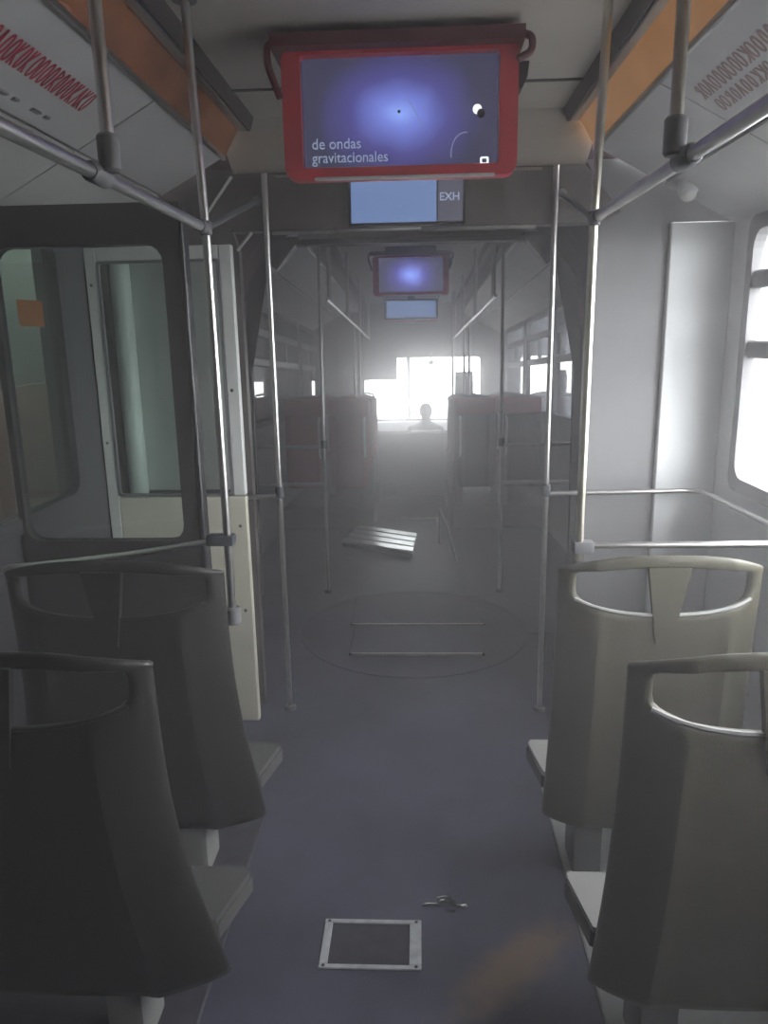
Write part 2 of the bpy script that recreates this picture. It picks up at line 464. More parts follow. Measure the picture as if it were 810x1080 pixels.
for s in (-1, 1):
    ceiling_trim(s, REAR0, 3.08); ceiling_trim(s, FR0, FR1, True)
    t = thing('ceiling_lamp', 'long brown unlit ceiling lamp cover above the left seats' if s < 0 else 'long orange glowing ceiling lamp cover above the right seats', 'ceiling lamp', (s * 0.65, 0.8, 2.27), group='amber lamp covers along the rear ceiling')
    for a, b in ((REAR0, 0.3), (0.304, 1.68), (1.684, 3.05)):
        bm = N(); prism(bm, [(s * 0.642, 2.375), (s * 0.625, 2.36), (s * 0.683, 2.262), (s * 0.70, 2.275)], a, b); part('diffuser', bm, 'lamp_amber' if s < 0 else 'lamp_amber_lit', t, smooth=None)
    bm = N(); box(bm, (min(s * 0.598, s * 0.628), REAR0, 2.345), (max(s * 0.598, s * 0.628), 3.05, 2.36), 0.003); part('chrome_bead', bm, 'trim_metal', t)

# printed band of looped marks on the upper cove panels
def glyphs(root, P, nn, s, y0, y1, rows, m, step, hgt):
    for (tc_, hh) in rows:
        bm = N(); y = y0
        while y < y1:
            k = random.choice((0, 0, 0, 1, 2, 3))
            w = step * random.uniform(0.7, 1.0); th = step * 0.16
            def Q(a, b):
                x, z = P(tc_ + b * hh, 0.0128)
                return (x, y + a * w + b * step * 0.35, z)
            def stroke(pts, closed=False):
                L_ = []
                seq = pts + ([pts[0]] if closed else [])
                for (a, b), (c, d) in zip(seq, seq[1:]):
                    dx, dy = (c - a), (d - b) * 2.2
                    l = math.hypot(dx, dy) or 1; ox, oy = -dy / l * th / w, dx / l * th / w * 0.45
                    vs_ = [bm.verts.new(Q(*q)) for q in ((a - ox, b - oy), (a + ox, b + oy), (c + ox, d + oy), (c - ox, d - oy))]
                    bm.faces.new(vs_)
            if k == 0: stroke([(0.5 + 0.36 * math.cos(q), 0.9 * math.sin(q)) for q in [2 * PI * i / 8 for i in range(8)]], True)
            elif k == 1: stroke([(0.15, -0.9), (0.2, 0.9)]); stroke([(0.8, -0.9), (0.2, 0.1), (0.85, 0.9)])
            elif k == 2: stroke([(0.1, 0.9), (0.5, -0.9), (0.9, 0.9)])
            else: stroke([(0.2, 0.9), (0.2, -0.9), (0.8, -0.5), (0.3, 0.05), (0.85, 0.9)])
            y += step
        part('printed_band', bm, m, root, smooth=None)
gl = thing('advert_strip', 'white advert strip with a red band of looped lettering above the left handrail', 'advert', (-0.83, 0.9, 2.19))
glyphs(gl, PL, nL, -1, -0.9, 2.12, [(0.235, 0.06)], 'red_print', 0.025, 0.06)
for k in range(9):
    y = 1.45 + k * 0.075 + random.uniform(-.01, .01); x, z = PL(0.40, 0.0128); bm = N(); box(bm, (x - .006, y, z - .0012), (x + .01, y + 0.02 + 0.02 * (k % 2), z + .004)); part('small_print', bm, 'grey_print', gl)
gr = thing('advert_strip', 'pale advert strip with faint brown scribbled lettering above the right handrail', 'advert', (0.83, 0.9, 2.19))
glyphs(gr, PR, nR, 1, -0.9, 2.25, [(0.19, 0.045), (0.29, 0.04)], 'brown_print', 0.032, 0.05)

# raised pale floor strip under the right-hand seats, plain one on the left
bm = N(); box(bm, (0.465, REAR0, 0), (1.22, 2.45, 0.012), 0.004); struct('trim_%d' % (tn + 1), bm, 'podium_grey')
bm = N(); box(bm, (-1.22, REAR0, 0), (-0.50, 2.30, 0.012), 0.004); struct('trim_%d' % (tn + 2), bm, 'hatch_cover')
tn += 2

# ------------------------------------------------------------------ rear portal of the articulation
def portal_frame(y, s_front, header_m, jamb_l, jamb_r, hw_l, hw_r, zh, front):
    global tn
    def T(bm, m):
        global tn; tn += 1
        return struct('trim_%d' % tn, bm, m, front=front)
    # fascia over the header, filling the arch up to ceiling and coves
    bm = N(); prism(bm, [(-0.66, 2.19), (0.66, 2.19), (0.69, 2.29), (0.62, 2.42), (-0.62, 2.42), (-0.69, 2.29)], y, y + 0.05); T(bm, 'ceiling_grey')
    bm = N(); prism(bm, [(-hw_l - 0.02, zh), (hw_r + 0.02, zh), (hw_r + 0.02, zh + 0.01), (0.80, 2.03), (0.66, 2.20), (-0.66, 2.20), (-0.80, 2.03), (-hw_l - 0.02, zh + 0.01)], y - 0.02, y + 0.06)
    hd = T(bm, header_m)
    for s, hw, jm in ((-1, hw_l, jamb_l), (1, hw_r, jamb_r)):
        bm = N(); prism(bm, [(s * hw, 0), (s * 1.26, 0), (s * 1.26, 2.02), (s * 0.82, 2.22), (s * 0.66, 2.22), (s * 0.80, 2.03), (s * (hw + 0.02), zh), (s * hw, zh - 0.07)], y, y + 0.05)
        T(bm, jm)
    return hd
hdr = portal_frame(3.08, 1, 'header_dark', 'header_dark', 'wall_grey', 0.66, 0.69, 1.995, False)
bm = N(); tube(bm, [(-0.52, 3.05, 1.985), (-0.28, 3.05, 1.985)], 0.008, 8); part('header_rail', bm, 'steel', hdr)
bm = N(); tube(bm, [(0.05, 3.05, 1.985), (0.48, 3.05, 1.985)], 0.008, 8); part('header_rail', bm, 'steel', hdr)
bm = N(); box(bm, (-0.5, 3.052, 2.185), (0.5, 3.066, 2.195)); part('header_edge', bm, 'trim_metal', hdr)
bm = N(); tube(bm, [(-0.66, 3.055, 1.925), (-0.60, 3.055, 1.99)], 0.006, 6); part('corner_bead', bm, 'trim_metal', hdr)
bm = N(); tube(bm, [(-0.665, 3.05, 2.19), (-0.80, 3.05, 2.02)], 0.006, 6); part('corner_bead', bm, 'trim_metal', hdr)
portal_frame(4.62, 1, 'header_dark', 'wall_dark', 'wall_dark', 0.98, 0.98, 2.17, True)
# pale panel beside the grey jamb on the right
bm = N(); box(bm, (0.985, 3.05, 0.0), (1.22, 3.085, 1.99), 0.004); tn += 1; struct('trim_%d' % tn, bm, 'wall_light')

# bellows
t = thing('bellows', 'dark pleated rubber bellows between the two bus sections', 'bellows', (0, 3.9, 0))
NB = 22; prof = [(-1.0, 0.0), (-1.02, 0.5), (-1.02, 1.0), (-1.0, 1.6), (-0.96, 1.95), (-0.8, 2.18), (-0.55, 2.28), (0, 2.31), (0.55, 2.28), (0.8, 2.18), (0.96, 1.95), (1.0, 1.6), (1.02, 1.0), (1.02, 0.5), (1.0, 0.0)]
bm = N(); rows = []
for i in range(NB + 1):
    f = i / NB; y = 3.14 + f * (4.62 - 3.14); k = 1.0 if i % 2 else 1.06
    M = Matrix.Identity(4).lerp(MF, max(0, min(1, f)))
    rows.append([bm.verts.new(M @ Vector((x * k, y, z if z == 0 else z + (k - 1) * 0.9))) for x, z in prof])
for a, b in zip(rows, rows[1:]):
    for j in range(len(prof) - 1):
        bm.faces.new((a[j], a[j + 1], b[j + 1], b[j]))
part('pleated_skin', bm, 'bellows_rubber', t, smooth=None)

# turntable plates in the floor
t = thing('turntable', 'round dark turntable plate set in the floor between the bus sections', 'floor plate', (0, 3.95, 0))
bm = N(); prism(bm, [(0.62 * math.cos(2 * PI * i / 48), 3.97 + 0.62 * math.sin(2 * PI * i / 48)) for i in range(48)], 0.0, 0.002, 'Z'); part('disc', bm, 'floor_vinyl', t, smooth=None)
bm = N(); ring(bm, [(0.625 * math.cos(2 * PI * i / 48), 3.97 + 0.625 * math.sin(2 * PI * i / 48)) for i in range(48)], [(0.605 * math.cos(2 * PI * i / 48), 3.97 + 0.605 * math.sin(2 * PI * i / 48)) for i in range(48)], 0.0, 0.0024, 'Z'); part('rim', bm, 'floor_vinyl', t, smooth=None)
for y0, y1, x0, x1, h in ((3.60, 3.98, -0.33, 0.36, 0.014), (4.02, 4.5, -0.36, 0.40, 0.008)):
    bm = N(); box(bm, (x0, y0, 0.002), (x1, y1, h), 0.002); p_ = part('cover_plate', bm, 'floor_vinyl', t)
    bm = N(); box(bm, (x0 + 0.01, y0 - 0.004, 0.004), (x1 - 0.01, y0 + 0.008, h + 0.002)); part('plate_edge', bm, 'trim_metal', p_)

# ------------------------------------------------------------------ smoke
# ------------------------------------------------------------------ handrails and poles
def clamp(c, r, h, root, axis='Z', m='clamp_grey'):
    bm = N(); c = Vector(c); d = {'Z': Vector((0, 0, 1)), 'Y': Vector((0, 1, 0)), 'X': Vector((1, 0, 0))}[axis] * h / 2
    tube(bm, [c - d, c - d * 0.85, c + d * 0.85, c + d], [r * 0.8, r, r, r * 0.8], 14)
    return part('clamp', bm, m, root)
RZ = 1.872
for s, x, side in ((-1, -0.505, 'left'), (1, 0.475, 'right')):
    t = thing('overhead_handrail', 'steel overhead handrail along the %s of the rear section on ceiling hangers' % side, 'handrail', (x, 0.6, RZ))
    bm = N(); tube(bm, [(x, -1.45, RZ), (x, 2.03, RZ)], 0.012, 14); part('rail', bm, 'steel', t)
    bm = N(); tube(bm, [(x, 2.03, RZ), (s * 0.575, 3.055, 2.10)], 0.009, 10); part('rail_return', bm, 'clamp_dark', t)
    for y, rr in ((1.36, 0.0112), (-0.2, 0.0112)):
        hx = x + (0.022 if s < 0 else -0.02)
        bm = N(); tube(bm, [(hx, y, RZ + 0.02), (hx, y, 2.395)], rr, 12); part('hanger', bm, 'steel' if s < 0 else 'steel_yellowed', t)
        clamp((hx, y, RZ + 0.033), 0.0185, 0.06, t)
        clamp((x, y, RZ), 0.0175, 0.07, t, 'Y')
        clamp((hx, y, 2.39), 0.032, 0.03, t)
    clamp((x, 2.0, RZ), 0.0155, 0.05, t, 'Y')
    bm = N(); dome(bm, (s * 0.575, 3.052, 2.10), 0.018, 0.010, 0.018); part('end_flange', bm, 'clamp_grey', t)
    # vertical pole at the junction, ceiling to the floor
    zb = 0.0
    p = thing('grab_pole', 'bright steel grab pole rising beside the %s front-row seat to the ceiling' % side if s > 0 else 'steel grab pole with a dark clamp standing beside the far left seat', 'pole', (x, 2.07, 0), group='poles behind the rear seats')
    bm = N(); tube(bm, [(x, 2.04, 0.98 if s > 0 else 0.80), (x, 2.04, 1.02), (x, 2.03, RZ), (x + s * 0.012, 2.02, 2.40)], 0.011, 14); part('pole_tube', bm, 'steel' if s < 0 else 'steel_yellowed', p)
    clamp((x, 2.03, RZ), 0.0155, 0.035, p)
    clamp((x, 2.04, 0.90 if s > 0 else 0.82), 0.024, 0.05, p) if s < 0 else None
    clamp((x + s * 0.012, 2.02, 2.392), 0.03, 0.02, p)
# overhead rails of the front section
for s, side in ((-1, 'left'), (1, 'right')):
    x = s * 0.52
    t = thing('overhead_handrail', 'distant overhead handrail on the %s beyond the bellows' % side, 'handrail', (x, 6, RZ), front=True)
    bm = N(); tube(bm, [(x, 4.75, RZ), (x, 9.4, RZ)], 0.011, 10); part('rail', bm, 'steel', t)
    for y in (4.9, 6.3, 7.8, 9.3):
        bm = N(); tube(bm, [(x, y, RZ), (x, y, 2.395)], 0.014, 8); part('hanger', bm, 'steel', t)

# poles flanking both ends of the bellows
for s, side in ((-1, 'left'), (1, 'right')):
    x = -0.538 if s < 0 else 0.548
    t = thing('grab_pole', 'tall steel pole at the %s edge of the bellows opening, nearest the camera' % side, 'pole', (x, 3.12, 0), group='poles at the bellows')
    bm = N(); tube(bm, [(x, 3.035, 0), (x, 3.035, 2.195)], 0.011, 14); part('pole_tube', bm, 'steel', t)
    clamp((x, 3.035, 0.010), 0.024, 0.02, t); clamp((x, 3.035, 0.975), 0.018, 0.05, t, m='clamp_dark')
    t = thing('grab_pole', 'hazy steel pole on the %s at the far end of the bellows' % side, 'pole', (s * 0.56, 4.72, 0), group='poles at the bellows', front=True)
    bm = N(); tube(bm, [(s * 0.56, 4.72, 0), (s * 0.56, 4.72, 2.41)], 0.011, 12); part('pole_tube', bm, 'steel', t)
    clamp((s * 0.56, 4.72, 0.012), 0.024, 0.024, t); clamp((s * 0.56, 4.72, 0.975), 0.018, 0.05, t, m='clamp_dark')
    # waist-high rail from pole to portal wall
    t = thing('waist_rail', ('steel waist rail running from the right bellows pole around the pale corner' if s > 0 else 'dark waist rail between the left bellows pole and the white door'), 'handrail', (s * 0.9, 3.0, 0.97))
    bm = N()
    if s > 0: tube(bm, bend([(0.56, 3.015, 0.965), (1.155, 3.0, 0.975), (1.17, 1.9, 0.985), (1.215, 1.85, 0.985)], 0.07), 0.0100, 12)
    else: tube(bm, [(-0.55, 3.015, 0.965), (-0.645, 2.99, 0.965), (-0.70, 2.985, 0.965)], 0.0100, 12)
    part('rail', bm, 'steel', t)
    t = thing('waist_rail', 'far waist rail on the %s beside the maroon seats' % side, 'handrail', (s * 0.8, 4.72, 0.9), front=True)
    bm = N(); tube(bm, [(s * 0.56, 4.72, 0.96), (s * 1.2, 4.72, 0.96)], 0.0100, 10); part('rail', bm, 'steel', t)
    bm = N(); tube(bm, [(s * 0.56, 4.72, 0.72), (s * 1.2, 4.72, 0.72)], 0.0125, 10); part('rail', bm, 'steel', t)

for s, side in ((-1, 'left'), (1, 'right')):
    for y, nth in ((6.945, 'nearer'), (7.625, 'farther')):
        t = thing('grab_pole', '%s thin pole rising from the maroon seats %s of the far aisle' % (nth, side), 'pole', (s * 0.52, y, 1.2), group='poles along the far aisle', front=True)
        bm = N(); tube(bm, [(s * 0.52, y, 1.19), (s * 0.52, y, RZ - 0.011)], 0.011, 10); part('pole_tube', bm, 'steel', t)
        clamp((s * 0.52, y, 1.21), 0.018, 0.03, t)
# grab bars on top of the far seats
t = thing('seat_grab_bar', 'straight steel grab bar across the top of the far right seat', 'grab bar', (0.8, 2.045, 1.0))
bm = N(); tube(bm, bend([(0.475, 2.045, 1.022), (1.12, 2.045, 1.022), (1.215, 2.045, 1.01)], 0.04), 0.0100, 12); part('rail', bm, 'steel', t)
bm = N(); box(bm, (0.458, 2.022, 1.000), (0.515, 2.068, 1.036), 0.010, 2); part('clamp', bm, 'clamp_grey', t)
bm = N(); tube(bm, [(1.205, 2.045, 1.01), (1.22, 2.045, 1.01)], 0.03, 12); part('end_flange', bm, 'clamp_grey', t)
t = thing('seat_grab_bar', 'curved dull grab bar above the far left seat with a dark clamp', 'grab bar', (-0.8, 2.05, 1.0))
bm = N(); tube(bm, [(-0.49, 2.045, 1.042), (-0.56, 2.045, 1.038), (-0.67, 2.047, 1.020), (-0.80, 2.05, 1.000), (-0.92, 2.05, 0.986), (-1.05, 2.05, 0.972), (-1.15, 2.05, 0.963), (-1.185, 2.05, 0.95), (-1.215, 2.05, 0.93)], 0.009, 12); part('rail', bm, 'steel', t)
bm = N(); box(bm, (-0.565, 2.022, 1.028), (-0.485, 2.068, 1.060), 0.010, 2); part('clamp', bm, 'clamp_dark', t)

# ------------------------------------------------------------------ seats
def seat_back(bm, hw=0.27, hole=True, flare=0.03):
    us = [-1, -.95, -.86, -.76, -.68, -.62, -.56, -.44, -.28, -.14, 0, .14, .28, .44, .56, .62, .68, .76, .86, .95, 1]
    def rows_(u):
        q = u * u
        k1 = 0.868 + 0.052 * q ** 1.2; k2 = 1.000 - 0.030 * q; tp = 1.040 - 0.055 * q ** 1.5
        low = [0.17, 0.185, 0.30, 0.44, 0.54, 0.64, 0.73, 0.80]
        return [z + (k1 - 0.868) * max(0, (z - 0.5) / 0.36) for z in low] + [k1 - 0.014, k1, (k1 + k2) / 2, k2, k2 + 0.010, tp - 0.008, tp]
    G = []
    for u in us:
        col = []
        for j, z in enumerate(rows_(u)):
            w = hw + flare * min(1, max(0, (0.80 - z) / 0.55)) ** 2
            ridge = -0.016 * math.exp(-((abs(u) - 0.62) / 0.05) ** 2) * (1 if z < 0.86 else 0.3)
            y = -0.055 * ((z - 0.25) / 0.75) + 0.06 * abs(u) ** 6 + 0.02 * u * u + ridge + 0.012 * max(0, (0.42 - z) / 0.2) ** 2
            if not (0 < j < 14): y += 0.012
            col.append(bm.verts.new((u * w, y, z)))
        G.append(col)
    for i in range(len(us) - 1):
        for j in range(len(G[0]) - 1):
            if hole and 9 <= j <= 10 and -0.84 < (us[i] + us[i + 1]) / 2 < 0.84: continue
            bm.faces.new((G[i][j], G[i + 1][j], G[i + 1][j + 1], G[i][j + 1]))
    bmesh.ops.recalc_face_normals(bm, faces=bm.faces)
def make_seat(name, label, loc, mback, hw=0.268, hole=True, front=False, brace=True, group=None, wide=0.025, depth=0.27, flare=0.03, side=1):
    t = thing(name, label, 'seat', loc, group, front)
    loc = Vector(loc)
    def place(bm):
        for v in bm.verts: v.co += loc
        return bm
    bm = N(); seat_back(bm, hw, hole, flare)
    b = part('backrest', place(bm), mback, t, smooth=60)
    so = b.modifiers.new('thickness', 'SOLIDIFY'); so.thickness = 0.030; so.offset = -1
    sb = b.modifiers.new('round', 'SUBSURF'); sb.levels = 1; sb.render_levels = 1
    if brace:
        bm = N()
        prism(bm, [(-0.055, 1.006), (0.055, 1.006), (0.020, 0.79), (-0.020, 0.79)], 0.0, 0.018)
        for v in bm.verts: v.co.y += -0.055 * ((v.co.z - 0.25) / 0.75) - 0.006
        part('brace', place(bm), mback, t, smooth=None)
        # bright lip along the lower edge of the opening
        bm = N(); pts = []
        for i in range(21):
            u = -0.84 + 1.68 * i / 20; q = u * u
            z = 0.868 + 0.052 * q ** 1.2
            pts.append((u * (hw - 0.002), -0.055 * ((z - 0.25) / 0.75) + 0.06 * abs(u) ** 6 + 0.02 * q + 0.004, z + 0.002))
        tube(bm, pts, 0.005, 6); part('opening_lip', place(bm), 'seat_pan_grey' if mback == 'seat_olive' else 'seat_charcoal', t)
    # seat pan: wider at the front than the backrest, tapering to the rear
    bm = N(); f, r_ = hw + flare + wide, hw + flare * 0.7; zp = 0.0 if hole else 0.12
    plan = [(-hw * 0.75, 0.05), (hw * 0.75, 0.05), (r_, 0.105), (f - 0.004, depth - 0.02), (f - 0.012, depth), (-f + 0.012, depth), (-f + 0.004, depth - 0.02), (-r_, 0.105)]
    prism(bm, plan, 0.262 + zp, 0.300 + zp, 'Z')
    for v in bm.verts: v.co.z += 0.06 * (v.co.y)
    part('seat_shell', place(bm), 'seat_pan_side', t, smooth=None)
    bm = N(); prism(bm, [(x * 0.985, y * 0.985) for x, y in plan], 0.301 + zp, 0.315 + zp, 'Z')
    for v in bm.verts: v.co.z += 0.06 * (v.co.y)
    part('cushion', place(bm), ('seat_pan_grey' if mback == 'seat_olive' else 'seat_pan_side') if hole else 'seat_maroon', t, smooth=None)
    bm = N(); ox = -side * 0.15; box(bm, (ox - 0.042, 0.04, 0.012), (ox + 0.042, 0.17, 0.262 + zp), 0.01, 2)
    part('pedestal', place(bm), 'seat_pan_grey' if mback == 'seat_charcoal' else 'clamp_grey', t)
    return t
make_seat('bus_seat', 'olive-grey plastic bus seat nearest the camera on the right', (0.698, 1.335, 0), 'seat_olive', hw=0.275, flare=0.025, group='rear section seats')
make_seat('bus_seat', 'olive-grey plastic bus seat on the right behind the steel grab bar', (0.676, 1.945, 0), 'seat_olive', hw=0.275, flare=0.01, group='rear section seats')
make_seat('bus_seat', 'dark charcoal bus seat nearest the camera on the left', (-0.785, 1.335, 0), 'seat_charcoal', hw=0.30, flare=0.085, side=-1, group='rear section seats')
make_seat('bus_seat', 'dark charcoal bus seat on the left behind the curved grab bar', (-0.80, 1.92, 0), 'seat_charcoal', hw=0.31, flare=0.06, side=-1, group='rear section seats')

# maroon seats of the front section on low podiums
for s in (-1, 1):
    bm = N(); box(bm, (min(s * 0.36, s * 1.22), 6.88, 0), (max(s * 0.36, s * 1.22), 8.9, 0.20), 0.01); tn += 1; struct('trim_%d' % tn, bm, 'wall_dark', front=True)
rowname = ['nearest', 'second', 'third', 'last']
for r, y in enumerate((6.98, 7.66, 8.34)):
    for s in (-1, 1):
        for i, x in enumerate((0.58, 1.0)):
            z = 0.19
            lab = 'maroon backed seat in the %s row beyond the bellows, %s by the %s' % (rowname[r] if r < 2 else 'last', 'left pair' if s < 0 else 'right pair', 'aisle' if i == 0 else 'window')
            t = make_seat('upholstered_seat', lab, (s * x, y, z), 'seat_maroon' if s < 0 else 'seat_grey_front', hw=0.20, hole=False, front=True, brace=False, group='maroon seats of the front section', wide=0.0, flare=0.0, side=s)
            bm = N(); hx = s * x - s * 0.14
            tube(bm, bend([(hx, y - 0.03, z + 0.84), (hx, y - 0.085, z + 0.82), (hx, y - 0.075, z + 0.50), (hx, y - 0.02, z + 0.48)], 0.03), 0.010, 8); part('grab_handle', bm, 'steel', t)
            bm = N(); box(bm, (s * x - 0.18, y - 0.075, z + 0.86), (s * x + 0.18, y - 0.03, z + 1.01), 0.015, 2); part('headrest_cover', bm, 'seat_maroon', t)

# ------------------------------------------------------------------ screen and door on the left
t = thing('glazed_partition', 'dark framed glass partition with rounded corners in front of the far left seat', 'partition', (-0.95, 2.27, 0))
bm = N(); ring(bm, rrect(-1.215, -0.635, 0.02, 1.975, 0.012), rrect(-1.195, -0.695, 0.985, 1.862, 0.05), 2.25, 2.29); part('frame', bm, 'screen_frame_dark', t, smooth=30)
bm = N(); box(bm, (-1.20, 2.268, 0.97), (-0.69, 2.273, 1.87)); part('pane', bm, 'screen_glass', t)
bm = N(); box(bm, (-0.645, 2.245, 0.02), (-0.628, 2.295, 1.975), 0.004); part('edge_rubber', bm, 'black_plastic', t)

t = thing('white_door', 'white framed glazed door with a cream lower panel left of the bellows', 'door', (-0.94, 2.95, 0))
D0, D1 = 2.93, 2.965
dl, dr = -1.215, -0.655
def dbox(name, x0, x1, z0, z1, m, y0=D0, y1=D1, bv=0.004):
    bm = N(); box(bm, (x0, y0, z0), (x1, y1, z1), bv); return part(name, bm, m, t)
dbox('stile', dl, dl + 0.045, 0.0, 1.935, 'door_white'); dbox('stile', dr - 0.05, dr, 0.985, 1.935, 'door_white')
dbox('top_rail', dl + 0.045, dr - 0.05, 1.885, 1.935, 'door_white')
dbox('lower_panel', dl + 0.045, dr - 0.0, 0.0, 0.98, 'door_cream')
dbox('backing_panel', dl + 0.045, dr - 0.05, 0.985, 1.885, 'door_backing', 3.045, 3.06)
dbox('pane', dl + 0.04, dr - 0.045, 0.98, 1.89, 'door_glass', 2.944, 2.95, 0)
bm = N(); tube(bm, [(dl + 0.105, 3.0, 0.985), (dl + 0.105, 3.0, 1.885)], 0.038, 18); part('roller', bm, 'column_pale', t)
bm = N(); ring(bm, rrect(dl + 0.045, dr - 0.05, 0.985, 1.885, 0.01), rrect(dl + 0.055, dr - 0.06, 0.995, 1.875, 0.01), 2.927, 2.94); part('gasket', bm, 'clamp_grey', t)
for z in (0.5, 0.86, 1.4):
    bm = N(); dome(bm, (dr - 0.03, D0, z), 0.007, 0.004, 0.007, 8, 4); part('screw', bm, 'screw', t)
for z in (0.72, 1.2, 1.8):
    bm = N(); dome(bm, (dl + 0.02, D0, z), 0.006, 0.004, 0.006, 8, 4); part('screw', bm, 'screw', t)

# sticker on the left window
t = thing('warning_sticker', 'small orange sticker on the dark left window', 'sticker', (-1.25, 2.51, 1.69))
bm = N(); box(bm, (-1.228, 2.425, 1.645), (-1.225, 2.585, 1.728)); part('sticker_face', bm, 'orange_sticker', t)
bm = N(); ring(bm, rrect(2.45, 2.56, 1.66, 1.715, 0.02), rrect(2.462, 2.548, 1.668, 1.707, 0.015), -1.2255, -1.2245, 'X'); part('pictogram', bm, 'sticker_cream', t)

# small camera dome on the right cove
t = thing('camera_dome', 'small white camera dome on the cove by the right window', 'camera', (1.0, 2.94, 2.09))
bm = N(); tube(bm, [(1.0, 2.94, 2.115), (1.0, 2.94, 2.075)], 0.034, 16); part('mount', bm, 'wall_light', t)
bm = N(); dome(bm, (1.0, 2.94, 2.072), 0.03, 0.03, 0.03); part('bubble', bm, 'bulb_white', t)

# ------------------------------------------------------------------ hanging screens
def make_tv(loc, label, front, pic, detail):
    t = thing('hanging_monitor', label, 'monitor', loc, 'red framed ceiling monitors', front)
    X, Y, Z = loc
    def at(x, y, z): return (X + x, Y + y, Z + z)
    w, h = 0.295, 0.152
    bm = N(); ring(bm, [(X + a, Z + b) for a, b in rrect(-w, w, -h, h, 0.028)], [(X + a, Z + b) for a, b in rrect(-0.249, 0.249, -0.125, 0.135, 0.008)], Y - 0.02, Y + 0.03); bz = part('bezel', bm, 'tv_red', t)
    bm = N(); box(bm, at(-0.275, 0.03, -0.135), at(0.275, 0.11, 0.145), 0.02, 2); part('housing', bm, 'black_plastic', t)
    bm = N(); prism(bm, [(Y - 0.06, Z + h - 0.008), (Y - 0.06, Z + h + 0.022), (Y + 0.12, Z + h + 0.036), (Y + 0.12, Z + h - 0.008)], X - 0.315, X + 0.305, 'X'); part('hood', bm, 'tv_hood', t)
    bm = N(); tube(bm, bend([at(-0.30, -0.03, h + 0.01), at(-0.326, -0.03, h + 0.005), at(-0.326, -0.03, h - 0.04), at(-0.298, -0.03, h - 0.115)], 0.03), 0.009, 10); part('hood_arm', bm, 'tv_hood', t)
    bm = N(); tube(bm, bend([at(0.295, -0.03, h + 0.012), at(0.325, -0.03, h + 0.005), at(0.325, -0.03, h - 0.03), at(0.29, -0.03, h - 0.045)], 0.03), 0.009, 10); part('hood_arm', bm, 'tv_hood', t)
    bm = N(); prism(bm, [(X + 0.293, Z + 0.11), (X + 0.322, Z + 0.11), (X + 0.318, Z + 0.075), (X + 0.306, Z + 0.05), (X + 0.293, Z + 0.045)], Y - 0.005, Y + 0.05); part('side_bracket', bm, 'black_plastic', t)
    for x in (0.0,):
        bm = N(); box(bm, at(x - 0.2, 0.05, h + 0.02), at(x + 0.2, 0.11, max(h + 0.04, 2.40 - Z) if detail is False else h + 0.045), 0.004); part('ceiling_bracket', bm, 'black_plastic', t)
    bm = N(); box(bm, (-0.252, -0.003, -0.13), (0.252, 0.003, 0.14))
    sc = mesh_obj('screen', bm, pic); sc.parent = t; sc.location = (0, 0.012, 0.0); ORG[sc.name] = Vector((X, Y + 0.012, Z))
    bm = N(); box(bm, at(-0.22, -0.024, -h - 0.004), at(0.24, -0.012, -h + 0.004), 0.003); part('bottom_edge', bm, 'cove_white', bz)
    if detail:
        text_mesh('screen_caption', 'de ondas', 0.036, 'screen_text', sc, at(-0.228, 0.0085, -0.075), sx=0.98)
        text_mesh('screen_caption', 'gravitacionales', 0.036, 'screen_text', sc, at(-0.228, 0.0085, -0.108), sx=0.93)
        bm = N(); dome(bm, at(0.196, 0.009, 0.008), 0.012, 0.0008, 0.012); part('planet_picture', bm, 'screen_planet', sc)
        bm = N(); dome(bm, at(0.205, 0.0085, -0.002), 0.010, 0.0012, 0.011); part('planet_shadow', bm, 'black_plastic', sc)
        bm = N(); dome(bm, at(-0.002, 0.009, 0.008), 0.004, 0.0008, 0.004, 10, 4); part('star_dot', bm, 'black_plastic', sc)
        bm = N(); tube(bm, [at(0.165 + 0.035 * math.cos(a), 0.009, -0.095 + 0.05 * math.sin(a)) for a in [math.radians(80 + 10 * i) for i in range(12)]], 0.0012, 5); part('arc_line', bm, 'screen_line', sc)
        bm = N(); tube(bm, [at(0.02 + 0.006 * i, 0.009, 0.035 - 0.007 * i - 0.0006 * i * i) for i in range(7)], 0.0010, 5); part('arc_line', bm, 'screen_line', sc)
        bm = N(); ring(bm, [(X + a, Z + b) for a, b in rrect(0.204, 0.226, -0.122, -0.104, 0.004)], [(X + a, Z + b) for a, b in rrect(0.209, 0.221, -0.118, -0.108, 0.003)], Y + 0.007, Y + 0.0095); part('screen_icon', bm, 'screen_planet', sc)
    return t
TV = make_tv((-0.011, 2.28, 2.189), 'large ceiling monitor in a red frame showing a blue picture with captions', False, 'tv_picture', True)
TV.scale = (1.086, 1.086, 1.086)
make_tv((-0.0, 6.05, 2.17), 'small hazy red framed monitor seen through the bellows', True, 'tv_picture_bright', False)
make_tv((0.0, 9.2, 2.19), 'farthest monitor, a faint blue glow above the windscreen', True, 'tv_picture', False)

